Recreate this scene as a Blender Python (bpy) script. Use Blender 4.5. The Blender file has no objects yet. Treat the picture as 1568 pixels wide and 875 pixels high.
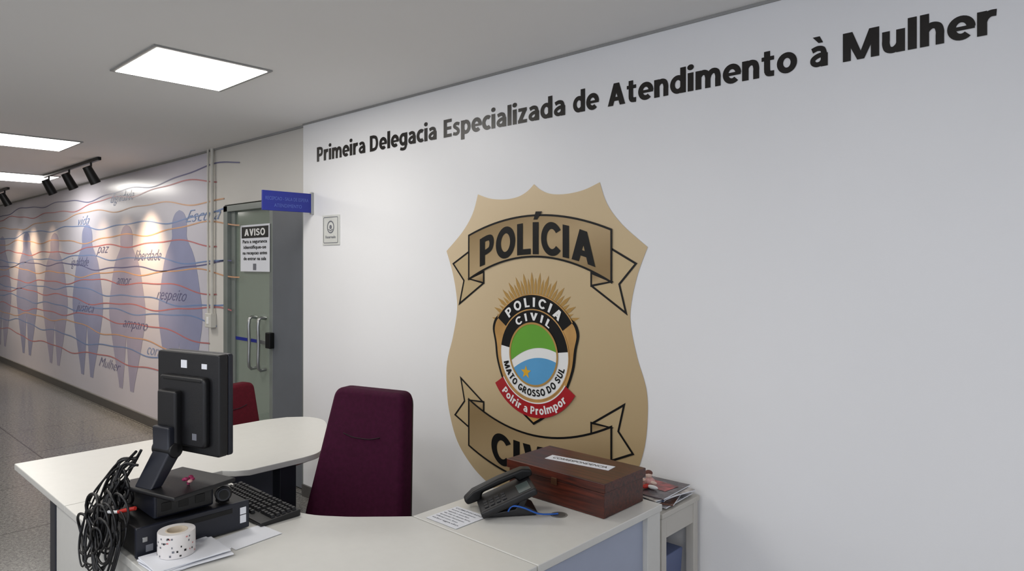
import bpy, bmesh, math, random
from mathutils import Vector, Matrix
random.seed(7)
scene = bpy.context.scene
COL = scene.collection

# ------------------------------------------------------------------ materials
def lin(c):
    out = []
    for v in c:
        v = v/255.0
        out.append(v/12.92 if v <= 0.04045 else ((v+0.055)/1.055)**2.4)
    return tuple(out)+(1.0,)

MATS = {}
def mat(name, rgb, rough=0.5, metal=0.0, spec=0.5, var=0.06, scale=8.0, bump=0.0, bscale=200.0, coat=0.0):
    if name in MATS: return MATS[name]
    m = bpy.data.materials.new(name); m.use_nodes = True
    nt = m.node_tree; b = nt.nodes['Principled BSDF']
    tc = nt.nodes.new('ShaderNodeTexCoord')
    n = nt.nodes.new('ShaderNodeTexNoise'); n.inputs['Scale'].default_value = scale; n.inputs['Detail'].default_value = 3
    nt.links.new(tc.outputs['Object'], n.inputs['Vector'])
    r = nt.nodes.new('ShaderNodeValToRGB')
    c = lin(rgb)
    r.color_ramp.elements[0].position = 0.3; r.color_ramp.elements[1].position = 0.7
    r.color_ramp.elements[0].color = tuple(max(0, v*(1-var)) for v in c[:3])+(1,)
    r.color_ramp.elements[1].color = tuple(min(1, v*(1+var)) for v in c[:3])+(1,)
    nt.links.new(n.outputs['Fac'], r.inputs['Fac'])
    nt.links.new(r.outputs['Color'], b.inputs['Base Color'])
    b.inputs['Roughness'].default_value = rough
    b.inputs['Metallic'].default_value = metal
    b.inputs['Specular IOR Level'].default_value = spec
    b.inputs['Coat Weight'].default_value = coat
    if bump > 0:
        n2 = nt.nodes.new('ShaderNodeTexNoise'); n2.inputs['Scale'].default_value = bscale
        nt.links.new(tc.outputs['Object'], n2.inputs['Vector'])
        bp = nt.nodes.new('ShaderNodeBump'); bp.inputs['Strength'].default_value = bump; bp.inputs['Distance'].default_value = 0.002
        nt.links.new(n2.outputs['Fac'], bp.inputs['Height'])
        nt.links.new(bp.outputs['Normal'], b.inputs['Normal'])
    MATS[name] = m
    return m

def diag_gradient(name, stops, rough=0.36, metal=0.15):
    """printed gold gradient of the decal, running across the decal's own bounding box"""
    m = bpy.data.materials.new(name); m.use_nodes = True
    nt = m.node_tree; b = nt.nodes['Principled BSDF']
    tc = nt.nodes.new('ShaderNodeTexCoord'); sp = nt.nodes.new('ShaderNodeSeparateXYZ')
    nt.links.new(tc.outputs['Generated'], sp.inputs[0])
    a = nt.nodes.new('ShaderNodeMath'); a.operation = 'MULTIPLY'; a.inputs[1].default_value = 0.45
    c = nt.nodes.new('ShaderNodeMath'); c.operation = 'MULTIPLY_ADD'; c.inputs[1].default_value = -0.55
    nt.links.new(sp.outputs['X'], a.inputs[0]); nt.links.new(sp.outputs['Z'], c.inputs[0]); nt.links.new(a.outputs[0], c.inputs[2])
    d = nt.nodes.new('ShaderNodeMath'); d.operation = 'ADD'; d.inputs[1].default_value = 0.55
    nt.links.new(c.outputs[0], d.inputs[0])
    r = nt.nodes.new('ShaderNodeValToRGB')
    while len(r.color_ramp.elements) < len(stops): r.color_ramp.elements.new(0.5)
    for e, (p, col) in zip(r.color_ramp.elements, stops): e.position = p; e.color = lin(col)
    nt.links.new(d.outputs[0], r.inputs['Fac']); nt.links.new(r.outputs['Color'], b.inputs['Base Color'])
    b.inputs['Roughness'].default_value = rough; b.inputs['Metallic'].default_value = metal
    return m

def emis(name, rgb, strength):
    m = bpy.data.materials.new(name); m.use_nodes = True
    nt = m.node_tree; b = nt.nodes['Principled BSDF']
    b.inputs['Base Color'].default_value = (0.9, 0.9, 0.9, 1)
    b.inputs['Emission Color'].default_value = rgb+(1,)
    b.inputs['Emission Strength'].default_value = strength
    return m

def floor_mat():
    m = bpy.data.materials.new('terrazzo_floor'); m.use_nodes = True
    nt = m.node_tree; b = nt.nodes['Principled BSDF']
    tc = nt.nodes.new('ShaderNodeTexCoord')
    n2 = nt.nodes.new('ShaderNodeTexNoise'); n2.inputs['Scale'].default_value = 55; n2.inputs['Detail'].default_value = 6
    n3 = nt.nodes.new('ShaderNodeTexNoise'); n3.inputs['Scale'].default_value = 160; n3.inputs['Detail'].default_value = 2
    br = nt.nodes.new('ShaderNodeTexBrick'); br.offset = 0.0
    br.inputs['Scale'].default_value = 1.0; br.inputs['Brick Width'].default_value = 1.0; br.inputs['Row Height'].default_value = 1.0
    br.inputs['Mortar Size'].default_value = 0.006
    br.inputs['Color1'].default_value = (1, 1, 1, 1); br.inputs['Color2'].default_value = (0.93, 0.93, 0.93, 1); br.inputs['Mortar'].default_value = (0.38, 0.38, 0.38, 1)
    for t in (n2, n3, br): nt.links.new(tc.outputs['Object'], t.inputs['Vector'])
    ad = nt.nodes.new('ShaderNodeMath'); ad.operation = 'ADD'
    nt.links.new(n2.outputs['Fac'], ad.inputs[0]); nt.links.new(n3.outputs['Fac'], ad.inputs[1])
    hf = nt.nodes.new('ShaderNodeMath'); hf.operation = 'MULTIPLY'; hf.inputs[1].default_value = 0.5
    nt.links.new(ad.outputs[0], hf.inputs[0])
    r = nt.nodes.new('ShaderNodeValToRGB')
    r.color_ramp.elements[0].position = 0.36; r.color_ramp.elements[0].color = lin((74, 73, 71))
    r.color_ramp.elements[1].position = 0.64; r.color_ramp.elements[1].color = lin((146, 144, 140))
    nt.links.new(hf.outputs[0], r.inputs['Fac'])
    mx = nt.nodes.new('ShaderNodeMix'); mx.data_type = 'RGBA'; mx.blend_type = 'MULTIPLY'; mx.inputs[0].default_value = 1.0
    nt.links.new(r.outputs['Color'], mx.inputs[6]); nt.links.new(br.outputs['Color'], mx.inputs[7])
    nt.links.new(mx.outputs[2], b.inputs['Base Color'])
    b.inputs['Roughness'].default_value = 0.18
    return m

def wood_mat():
    m = bpy.data.materials.new('dark_wood'); m.use_nodes = True
    nt = m.node_tree; b = nt.nodes['Principled BSDF']
    tc = nt.nodes.new('ShaderNodeTexCoord'); mp = nt.nodes.new('ShaderNodeMapping')
    mp.inputs['Scale'].default_value = (3, 40, 40)
    n = nt.nodes.new('ShaderNodeTexNoise'); n.inputs['Scale'].default_value = 2.0; n.inputs['Detail'].default_value = 8; n.inputs['Distortion'].default_value = 0.6
    r = nt.nodes.new('ShaderNodeValToRGB')
    r.color_ramp.elements[0].position = 0.3; r.color_ramp.elements[0].color = lin((36, 13, 8))
    r.color_ramp.elements[1].position = 0.72; r.color_ramp.elements[1].color = lin((92, 38, 22))
    nt.links.new(tc.outputs['Object'], mp.inputs['Vector']); nt.links.new(mp.outputs['Vector'], n.inputs['Vector'])
    nt.links.new(n.outputs['Fac'], r.inputs['Fac']); nt.links.new(r.outputs['Color'], b.inputs['Base Color'])
    b.inputs['Roughness'].default_value = 0.36
    return m

def glass_mat(name, rgb, alpha, rough=0.08):
    m = bpy.data.materials.new(name); m.use_nodes = True
    b = m.node_tree.nodes['Principled BSDF']
    b.inputs['Base Color'].default_value = lin(rgb); b.inputs['Alpha'].default_value = alpha
    b.inputs['Roughness'].default_value = rough
    return m

M_WALL = mat('white_paint', (236, 236, 237), 0.40, var=0.01, scale=2, bump=0.08, bscale=150)
M_WALL2 = mat('beige_paint', (208, 205, 199), 0.5, var=0.02, scale=2, bump=0.05)
M_CEIL = mat('ceiling_paint', (238, 237, 235), 0.8, var=0.01, scale=1)
M_FLOOR = floor_mat()
M_BASE = mat('baseboard_grey', (74, 72, 70), 0.4)
M_TRIMW = mat('trim_grey', (150, 150, 148), 0.5)
M_DESK = mat('desk_laminate', (210, 209, 204), 0.33, var=0.015, scale=30)
M_PANEL = mat('desk_panel_bluegrey', (162, 170, 190), 0.3, var=0.03)
M_DARK = mat('dark_steel', (36, 39, 48), 0.4)
M_BLACK = mat('vinyl_black', (10, 10, 11), 0.4, var=0.1, spec=0.35)
M_LETTER = mat('lettering_vinyl', (24, 19, 16), 0.34, var=0.1, spec=0.38)
M_PLAST = mat('black_plastic', (14, 14, 17), 0.42, var=0.1, bump=0.1, bscale=400)
M_PLAST2 = mat('blueblack_plastic', (24, 27, 38), 0.35, var=0.1)
M_KEY = mat('keycap_plastic', (24, 24, 27), 0.5, var=0.1)
M_BURG = mat('burgundy_fabric', (60, 9, 40), 0.85, var=0.15, scale=60, bump=0.5, bscale=600, spec=0.2)
M_BURG2 = mat('burgundy_fabric_red', (84, 14, 28), 0.85, var=0.12, scale=60, bump=0.4, bscale=600, spec=0.2)
M_GOLD = diag_gradient('badge_gold', [(0.0, (222, 202, 170)), (0.5, (203, 181, 143)), (1.0, (178, 153, 112))])  # soft metallic sheen painted into the gold, lighter towards upper left
M_GOLDT = mat('ribbon_tail_gold', (198, 176, 136), 0.36, metal=0.15, var=0.05, scale=2)
M_GOLD2 = diag_gradient('ribbon_bronze', [(0.15, (152, 128, 90)), (0.5, (184, 160, 122)), (0.85, (152, 127, 88))])
M_GOLD3 = mat('ray_gold', (176, 138, 74), 0.4, var=0.06)
M_GOLD4 = mat('emblem_gold', (192, 148, 88), 0.35, var=0.2)
M_WHITE = mat('vinyl_white', (236, 236, 234), 0.4, var=0.01)
M_GREEN = mat('flag_green', (100, 164, 52), 0.4, var=0.04)
M_BLUE = mat('flag_blue', (88, 158, 206), 0.4, var=0.04)
M_YELL = mat('star_yellow', (220, 170, 44), 0.4)
M_RED = mat('banner_red', (166, 22, 32), 0.4, var=0.05)
M_SIGNB = mat('sign_blue', (24, 38, 136), 0.35, var=0.04)
M_PAPER = mat('paper_white', (226, 228, 234), 0.7, var=0.01)
M_INK = mat('ink_grey', (110, 112, 120), 0.7)
M_STEEL = mat('brushed_steel', (170, 172, 172), 0.28, metal=0.9)
M_ALU = mat('aluminium_frame', (132, 138, 134), 0.4, metal=0.3)
M_GREYDOOR = mat('grey_door', (98, 102, 108), 0.42, var=0.03)
M_PVC = mat('conduit_white', (200, 198, 190), 0.5)
M_WOOD = wood_mat()
M_MURAL = mat('mural_base', (200, 197, 206), 0.24, var=0.03, scale=1.2)
M_FIG1 = mat('mural_figure_blue', (146, 149, 178), 0.24, var=0.05, scale=3)
M_FIG2 = mat('mural_figure_grey', (162, 158, 180), 0.24, var=0.05, scale=3)
M_LRED = mat('mural_line_red', (182, 114, 116), 0.35)
M_LORG = mat('mural_line_orange', (202, 156, 122), 0.35)
M_LBLU = mat('mural_line_blue', (116, 138, 180), 0.35)
M_LNAV = mat('mural_line_navy', (100, 100, 136), 0.35)
M_CYAN = mat('cable_blue', (30, 86, 170), 0.4)
M_CRED = mat('cable_red', (180, 40, 30), 0.4)
M_MAG = mat('magenta_plastic', (130, 20, 70), 0.5, var=0.3, scale=60)
M_PINK = mat('pink_fabric', (190, 146, 142), 0.7, var=0.3, scale=60)
M_GLASS = glass_mat('greenish_glass', (148, 162, 150), 0.5)
M_PANELLIGHT = emis('led_diffuser', (1.0, 0.965, 0.905), 17.0)

# ------------------------------------------------------------------ helpers
def link(ob, parent=None):
    COL.objects.link(ob)
    if parent is not None: ob.parent = parent
    return ob

def group(name, loc=(0, 0, 0), rz=0.0):
    e = bpy.data.objects.new(name, None); e.empty_display_size = 0.05
    COL.objects.link(e); e.location = loc; e.rotation_euler = (0, 0, rz)
    return e

def recenter(e):
    mn = Vector((1e9,)*3); mx = Vector((-1e9,)*3)
    for c in e.children:
        if c.type != 'MESH': continue
        for v in c.data.vertices:
            p = c.matrix_basis @ v.co
            for i in range(3):
                mn[i] = min(mn[i], p[i]); mx[i] = max(mx[i], p[i])
    c0 = Vector(((mn.x+mx.x)/2, (mn.y+mx.y)/2, mn.z))
    e.location = c0
    for c in e.children: c.location = c.location - c0

def smooth(ob, angle=40):
    for p in ob.data.polygons: p.use_smooth = True
    try:
        ob.data.set_sharp_from_angle(angle=math.radians(angle))
    except Exception: pass

def mesh(name, verts, faces, m, parent=None, sm=False):
    me = bpy.data.meshes.new(name); me.from_pydata([tuple(v) for v in verts], [], faces); me.update()
    me.materials.append(m)
    ob = bpy.data.objects.new(name, me); link(ob, parent)
    if sm: smooth(ob)
    return ob

def bevel(ob, w, seg=2, angle=35):
    md = ob.modifiers.new('bevel', 'BEVEL'); md.width = w; md.segments = seg; md.limit_method = 'ANGLE'; md.angle_limit = math.radians(angle)
    for p in ob.data.polygons: p.use_smooth = True
    md.harden_normals = False
    w2 = ob.modifiers.new('wn', 'WEIGHTED_NORMAL'); w2.keep_sharp = True
    return ob

def box(name, x0, x1, y0, y1, z0, z1, m, parent=None, bv=0.0, seg=2):
    v = [(x0,y0,z0),(x1,y0,z0),(x1,y1,z0),(x0,y1,z0),(x0,y0,z1),(x1,y0,z1),(x1,y1,z1),(x0,y1,z1)]
    f = [(0,3,2,1),(4,5,6,7),(0,1,5,4),(1,2,6,5),(2,3,7,6),(3,0,4,7)]
    ob = mesh(name, v, f, m, parent)
    if bv: bevel(ob, bv, seg)
    return ob

def area2(p):
    return sum(p[i][0]*p[(i+1) % len(p)][1]-p[(i+1) % len(p)][0]*p[i][1] for i in range(len(p)))/2

def fixn(ob):
    bm = bmesh.new(); bm.from_mesh(ob.data); bmesh.ops.recalc_face_normals(bm, faces=bm.faces); bm.to_mesh(ob.data); bm.free()

def prism(name, pts, axis, a0, a1, m, parent=None, bv=0.0, seg=2):
    pts = list(pts)
    if area2(pts) < 0: pts.reverse()
    n = len(pts)
    def P(p, a):
        if axis == 'z': return (p[0], p[1], a)
        if axis == 'y': return (p[0], a, p[1])
        return (a, p[0], p[1])
    v = [P(p, a0) for p in pts]+[P(p, a1) for p in pts]
    f = [tuple(range(n-1, -1, -1)), tuple(range(n, 2*n))]
    for i in range(n): f.append((i, (i+1) % n, n+(i+1) % n, n+i))
    ob = mesh(name, v, f, m, parent); fixn(ob)
    if bv: bevel(ob, bv, seg)
    return ob

def rpoly(pts, r, n=5):
    out = []; N = len(pts)
    rr = r if isinstance(r, (list, tuple)) else [r]*N
    for i in range(N):
        p = Vector(pts[i]); a = Vector(pts[i-1]); b = Vector(pts[(i+1) % N])
        da = (a-p); db = (b-p); R = min(rr[i], da.length*0.49, db.length*0.49)
        if R < 1e-5: out.append(tuple(p)); continue
        p0 = p+da.normalized()*R; p1 = p+db.normalized()*R
        for k in range(n+1):
            t = k/n
            q = p0*(1-t)**2+p*2*t*(1-t)+p1*t*t
            out.append(tuple(q))
    return out

def catmull(pts, n=8, closed=False):
    P = [Vector(p) for p in pts]; N = len(P); out = []
    rng = N if closed else N-1
    for i in range(rng):
        p0 = P[(i-1) % N] if (closed or i > 0) else P[0]
        p1 = P[i]; p2 = P[(i+1) % N]
        p3 = P[(i+2) % N] if (closed or i+2 < N) else P[-1]
        for k in range(n):
            t = k/n
            out.append(0.5*((2*p1)+(-p0+p2)*t+(2*p0-5*p1+4*p2-p3)*t*t+(-p0+3*p1-3*p2+p3)*t**3))
    if not closed: out.append(P[-1])
    return out

def cyl(name, p0, p1, r, m, parent=None, n=20, r1=None, bv=0.0):
    p0 = Vector(p0); p1 = Vector(p1); d = (p1-p0); d.normalize()
    r1 = r if r1 is None else r1
    up = Vector((0, 0, 1)) if abs(d.z) < 0.9 else Vector((1, 0, 0))
    a = d.cross(up).normalized(); b = d.cross(a).normalized()
    v = []; f = []
    for i in range(n):
        t = 2*math.pi*i/n; v.append(p0+(a*math.cos(t)+b*math.sin(t))*r)
    for i in range(n):
        t = 2*math.pi*i/n; v.append(p1+(a*math.cos(t)+b*math.sin(t))*r1)
    f.append(tuple(range(n))); f.append(tuple(range(2*n-1, n-1, -1)))
    for i in range(n): f.append((i, n+i, n+(i+1) % n, (i+1) % n))
    ob = mesh(name, v, f, m, parent); fixn(ob); smooth(ob, 40)
    if bv: bevel(ob, bv, 2)
    return ob

def tube(name, pts, r, m, parent=None, n=8, sub=6, closed=False):
    P = catmull(pts, sub, closed) if sub > 1 else [Vector(p) for p in pts]
    N = len(P); v = []; f = []
    prev = None
    for i, p in enumerate(P):
        if closed: t = (P[(i+1) % N]-P[i-1])
        else: t = P[min(i+1, N-1)]-P[max(i-1, 0)]
        if t.length < 1e-9: t = Vector((0, 0, 1))
        t.normalize()
        if prev is None:
            u = t.cross(Vector((0, 0, 1)) if abs(t.z) < 0.9 else Vector((1, 0, 0))).normalized()
        else:
            u = prev-t*prev.dot(t)
            u = u.normalized() if u.length > 1e-6 else t.orthogonal().normalized()
        prev = u; w = t.cross(u)
        for k in range(n):
            a = 2*math.pi*k/n
            v.append(p+(u*math.cos(a)+w*math.sin(a))*r)
    for i in range(N-1 if not closed else N):
        j = (i+1) % N
        for k in range(n):
            f.append((i*n+k, i*n+(k+1) % n, j*n+(k+1) % n, j*n+k))
    if not closed:
        f.append(tuple(range(n-1, -1, -1))); f.append(tuple((N-1)*n+k for k in range(n)))
    ob = mesh(name, v, f, m, parent); smooth(ob, 60)
    return ob

def flat(name, pts, y, m, parent):
    pts = [tuple(p)[:2] for p in pts]
    if area2(pts) < 0: pts.reverse()
    return mesh(name, [(p[0], y, p[1]) for p in pts], [tuple(range(len(pts)))], m, parent)

def ribbon2(pts, w, closed=False):
    P = [Vector(p) for p in pts]; N = len(P); L = []; R = []
    for i in range(N):
        if closed: a, b = P[i-1], P[(i+1) % N]
        else: a, b = P[max(i-1, 0)], P[min(i+1, N-1)]
        d1 = (P[i]-a); d2 = (b-P[i])
        d1 = d1.normalized() if d1.length > 1e-9 else d2.normalized()
        d2 = d2.normalized() if d2.length > 1e-9 else d1
        t = d1+d2
        t = t.normalized() if t.length > 1e-6 else d1
        nrm = Vector((-t.y, t.x)); c = max(0.35, nrm.dot(Vector((-d1.y, d1.x))))
        L.append(P[i]+nrm*w/2/c); R.append(P[i]-nrm*w/2/c)
    v = L+R; f = []
    for i in range(N if closed else N-1):
        j = (i+1) % N
        f.append((i, N+i, N+j, j))
    return v, f

def stroke(name, pts, w, y, m, parent, closed=False):
    v, f = ribbon2([tuple(p)[:2] for p in pts], w, closed)
    return mesh(name, [(p[0], y, p[1]) for p in v], f, m, parent)

def sector(name, cx, cz, r0, r1, a0, a1, y, m, parent, n=40):
    v = []; f = []
    for i in range(n+1):
        a = math.radians(a0+(a1-a0)*i/n)
        v.append((cx+r0*math.cos(a), y, cz+r0*math.sin(a))); v.append((cx+r1*math.cos(a), y, cz+r1*math.sin(a)))
    for i in range(n): f.append((2*i, 2*i+1, 2*i+3, 2*i+2))
    return mesh(name, v, f, m, parent)

# ---- bold humanist sans built from strokes (unit: cap height = 1)
SW = 0.235; h_ = SW/2; XH = 0.76
def el(cx, cy, rx, ry, a0, a1, n=26):
    return [(cx+rx*math.cos(math.radians(a0+(a1-a0)*i/n)), cy+ry*math.sin(math.radians(a0+(a1-a0)*i/n))) for i in range(n+1)]
def cm(pts, n=6): return [tuple(p) for p in catmull(pts, n)]
def vs(x, y0, y1): return ('q', [(x-h_, y0), (x+h_, y0), (x+h_, y1), (x-h_, y1)])
def hb(x0, x1, y, t=0.17): return ('q', [(x0, y-t/2), (x1, y-t/2), (x1, y+t/2), (x0, y+t/2)])
def sk(pts, w=None, closed=False): return ('s', pts, w or SW*0.90, closed)
def q(*pts): return ('q', list(pts))
def bowl(cx): return sk(el(cx, 0.38, 0.225, 0.285, 0, 360, 30)[:-1], SW*0.86, True)
ARCH = cm([(0.10, 0.36), (0.16, 0.54), (0.30, 0.655), (0.45, 0.61), (0.505, 0.44), (0.505, 0.3)])+[(0.505, 0.0)]
A_ = [vs(0.49, 0, 0.47), sk(cm([(0.08, 0.61), (0.27, 0.67), (0.43, 0.62), (0.49, 0.45)]), 0.185),
      sk(cm([(0.49, 0.43), (0.28, 0.40), (0.12, 0.30), (0.115, 0.17), (0.23, 0.09), (0.38, 0.12), (0.47, 0.25)]), 0.175)]
G = {
 'i': (0.24, [vs(h_, 0, XH), ('p', el(h_, 0.985, 0.135, 0.12, 0, 360, 18)[:-1])]),
 'l': (0.24, [vs(h_, 0, 1.06)]),
 'r': (0.46, [vs(h_, 0, XH), sk(cm([(0.11, 0.36), (0.18, 0.55), (0.30, 0.65), (0.45, 0.65)]))]),
 'n': (0.62, [vs(h_, 0, XH), sk(ARCH)]),
 'h': (0.62, [vs(h_, 0, 1.06), sk(ARCH)]),
 'm': (1.0, [vs(h_, 0, XH), sk([(x*0.965, y) for x, y in ARCH]), sk([(x*0.965+0.39, y) for x, y in ARCH])]),
 'u': (0.62, [vs(0.505, 0, XH), sk([(0.615-x, XH-y) for x, y in ARCH])]),
 'o': (0.66, [sk(el(0.325, 0.38, 0.23, 0.285, 0, 360, 30)[:-1], SW*0.9, True)]),
 'c': (0.52, [sk(el(0.34, 0.38, 0.24, 0.285, 52, 308))]),
 'e': (0.63, [sk(el(0.33, 0.38, 0.235, 0.285, -3, 312)), hb(0.12, 0.655, 0.365, 0.125)]),
 'a': (0.61, A_),
 'à': (0.61, A_+[q((0.10, 1.10), (0.34, 1.10), (0.45, 0.86), (0.30, 0.86))]),
 'd': (0.65, [bowl(0.32), vs(0.535, 0, 1.06)]),
 'p': (0.65, [bowl(0.33), vs(h_, -0.28, XH)]),
 'g': (0.65, [bowl(0.32), vs(0.535, 0.0, XH), sk([(0.535, 0.02)]+cm([(0.53, -0.04), (0.46, -0.17), (0.29, -0.205), (0.08, -0.16)]), 0.18)]),
 's': (0.50, [sk(cm([(0.45, 0.62), (0.28, 0.67), (0.14, 0.61), (0.13, 0.50), (0.27, 0.40), (0.38, 0.29), (0.37, 0.16), (0.24, 0.09), (0.03, 0.13)]), 0.18)]),
 'z': (0.53, [hb(0.02, 0.51, XH-0.085), hb(0.0, 0.52, 0.085), q((0.0, 0.12), (0.24, 0.12), (0.51, 0.64), (0.27, 0.64))]),
 't': (0.46, [sk([(0.19, 0.96), (0.19, 0.30)]+cm([(0.195, 0.2), (0.25, 0.11), (0.43, 0.095)])), hb(0.0, 0.43, XH-0.08, 0.155)]),
 'v': (0.60, [q((0.0, XH), (0.22, XH), (0.40, 0), (0.22, 0)), q((0.60, XH), (0.39, XH), (0.20, 0), (0.38, 0))]),
 'P': (0.66, [vs(h_, 0, 1.0), sk([(0.10, 0.91)]+cm([(0.30, 0.91), (0.48, 0.86), (0.54, 0.68), (0.48, 0.49), (0.30, 0.43)])+[(0.10, 0.43)], 0.19)]),
 'R': (0.72, [vs(h_, 0, 1.0), sk([(0.10, 0.91)]+cm([(0.30, 0.91), (0.47, 0.87), (0.53, 0.71), (0.47, 0.54), (0.30, 0.48)])+[(0.10, 0.48)], 0.19), q((0.28, 0.45), (0.47, 0.47), (0.73, 0), (0.46, 0))]),
 'D': (0.78, [vs(h_, 0, 1.0), sk([(0.10, 0.905)]+cm([(0.30, 0.905), (0.55, 0.82), (0.645, 0.5), (0.55, 0.18), (0.30, 0.095)])+[(0.10, 0.095)], 0.195)]),
 'E': (0.58, [vs(h_, 0, 1.0), hb(0.1, 0.57, 0.91, 0.18), hb(0.1, 0.54, 0.5, 0.17), hb(0.1, 0.57, 0.09, 0.18)]),
 'A': (0.84, [q((0, 0), (0.26, 0), (0.55, 1), (0.29, 1)), q((0.84, 0), (0.58, 0), (0.29, 1), (0.55, 1)), hb(0.17, 0.66, 0.29, 0.18)]),
 'M': (1.04, [vs(h_, 0, 1), vs(1.04-h_, 0, 1), q((0.0, 1), (0.28, 1), (0.62, 0.0), (0.42, 0.0)), q((1.04, 1), (0.76, 1), (0.42, 0.0), (0.62, 0.0))]),
 'L': (0.57, [vs(h_, 0, 1.0), hb(0.1, 0.56, 0.09, 0.18)]),
 'O': (0.85, [sk(el(0.42, 0.5, 0.31, 0.415, 0, 360, 36)[:-1], SW*0.92, True)]),
 'C': (0.76, [sk(el(0.42, 0.5, 0.31, 0.415, 38, 322, 34))]),
 'G': (0.83, [sk(el(0.42, 0.5, 0.31, 0.415, 40, 325, 34)), hb(0.42, 0.80, 0.42, 0.16), vs(0.69, 0.12, 0.48)]),
 'I': (0.26, [vs(h_, 0, 1.0)]),
 'Í': (0.26, [vs(h_, 0, 1.0), q((0.03, 1.08), (0.18, 1.08), (0.37, 1.33), (0.12, 1.33))]),
 'V': (0.78, [q((0.0, 1), (0.26, 1), (0.50, 0), (0.28, 0)), q((0.78, 1), (0.52, 1), (0.28, 0), (0.50, 0))]),
 'S': (0.66, [sk(cm([(0.58, 0.80), (0.33, 0.905), (0.13, 0.82), (0.12, 0.65), (0.32, 0.52), (0.52, 0.38), (0.53, 0.20), (0.32, 0.095), (0.04, 0.2)]), 0.2)]),
 'T': (0.66, [vs(0.33, 0, 0.9), hb(0.0, 0.66, 0.91, 0.18)]),
 'U': (0.74, [sk([(h_, 1.0)]+cm([(h_, 0.42), (0.15, 0.20), (0.37, 0.095), (0.59, 0.20), (0.74-h_, 0.42)])+[(0.74-h_, 1.0)])]),
 ' ': (0.34, []),
}
def sglyphs(s, gap=0.075):
    v = []; f = []; x = 0.0; lay = 0
    for ch in s:
        adv, st = G[ch]
        for e in st:
            if e[0] in 'qp':
                pts = list(e[1])
                if area2(pts) < 0: pts.reverse()
                b = len(v); v += [(x+p[0], p[1], lay % 5) for p in pts]; f.append(tuple(range(b, b+len(pts))))
            else:
                rv, rf = ribbon2(e[1], e[2], e[3]); b = len(v)
                v += [(x+p[0], p[1], lay % 5) for p in rv]; f += [tuple(b+k for k in t) for t in rf]
            lay += 1
        x += adv+(gap if ch != ' ' else 0)
    return v, f
def btext(s, width, cap, gap=0.075):
    v, f = sglyphs(s, gap)
    x0 = min(p[0] for p in v); x1 = max(p[0] for p in v)
    sx = width/(x1-x0) if width else cap
    return [((p[0]-x0)*sx, p[1]*cap, -p[2]*0.00005) for p in v], f, (x1-x0)*sx

# ---- thin text from the built-in face
def glyphs(s, off=0.0, shear=0.0, space=1.0):
    cu = bpy.data.curves.new('tmp', 'FONT'); cu.body = s; cu.offset = off; cu.shear = shear; cu.space_character = space
    cu.resolution_u = 4; cu.fill_mode = 'FRONT'
    ob = bpy.data.objects.new('tmp', cu); COL.objects.link(ob)
    dg = bpy.context.evaluated_depsgraph_get(); dg.update()
    me = bpy.data.meshes.new_from_object(ob.evaluated_get(dg))
    v = [(p.co.x, p.co.y) for p in me.vertices]; f = [tuple(p.vertices) for p in me.polygons]
    bpy.data.meshes.remove(me); bpy.data.objects.remove(ob); bpy.data.curves.remove(cu)
    return v, f
CAP = {}
def text_fit(s, width, cap, off=0.0, shear=0.0, space=1.0):
    v, f = glyphs(s, off, shear, space)
    if off not in CAP:
        hh, _ = glyphs('H', off); CAP[off] = (min(p[1] for p in hh), max(p[1] for p in hh))
    b0, b1 = CAP[off]; sc = cap/(b1-b0)
    x0 = min(p[0] for p in v); x1 = max(p[0] for p in v)
    sx = width/(x1-x0) if width else sc
    return [((p[0]-x0)*sx, (p[1]-b0)*sc) for p in v], f, (x1-x0)*sx
def wall_text(name, s, x, z, y, width, cap, m, parent, off=0.0, shear=0.0, center=False):
    v, f, w = text_fit(s, width, cap, off, shear)
    if center: x -= w/2
    return mesh(name, [(x+p[0], y, z+p[1]) for p in v], f, m, parent)

def arc_text(name, s, cx, cz, r, a_mid, span, cap, y, m, parent, bottom=False, gap=0.12):
    arc = math.radians(span)*(r+cap/2 if not bottom else r-cap/2)
    v, f, w = btext(s, arc, cap, gap)
    out = []
    for px, pz, ly in v:
        qq = (px/arc-0.5)*math.radians(span)
        if not bottom: a = math.radians(a_mid)-qq; rr = r+pz
        else: a = math.radians(a_mid)+qq; rr = r-pz
        out.append((cx+rr*math.cos(a), y+ly, cz+rr*math.sin(a)))
    return mesh(name, out, f, m, parent)

# ------------------------------------------------------------------ room shell
H = 2.6
box('floor', -18, 3.2, -5.2, 2.2, -0.1, 0.0, M_FLOOR)
box('ceiling', -18, 3.2, -5.2, 2.2, H, H+0.1, M_CEIL)
box('wall_north', -4.32, 3.2, 0.0, 0.14, 0, H, M_WALL)
hw = group('wall_hall')
box('mural_section', -18, -5.62, 0.03, 0.14, 0, H, M_WALL2, hw)
box('lintel', -5.62, -4.32, 0.03, 0.14, 2.11, H, M_WALL2, hw)
recenter(hw)
box('wall_west', -18.1, -18, -5.2, 0.14, 0, H, M_WALL2)
ws = group('wall_south')
box('hall_section', -18, -4.5, -5.3, -5.2, 0, H, M_WALL2, ws)
box('low_section', -4.5, 3.2, -5.3, -5.2, 0, 0.6, M_WALL, ws)
box('top_section', -4.5, 3.2, -5.3, -5.2, 2.4, H, M_WALL, ws)
for i, x in enumerate((-4.5, -2.0, 0.5, 3.0)):
    box('pier_%d' % i, x, x+0.2, -5.3, -5.2, 0.6, 2.4, M_WALL, ws)
recenter(ws)
we = group('wall_east')
box('low_section', 3.2, 3.3, -5.2, 0.14, 0, 0.9, M_WALL, we)
box('top_section', 3.2, 3.3, -5.2, 0.14, 2.3, H, M_WALL, we)
box('pier_0', 3.2, 3.3, -1.4, 0.14, 0.9, 2.3, M_WALL, we)
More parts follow.
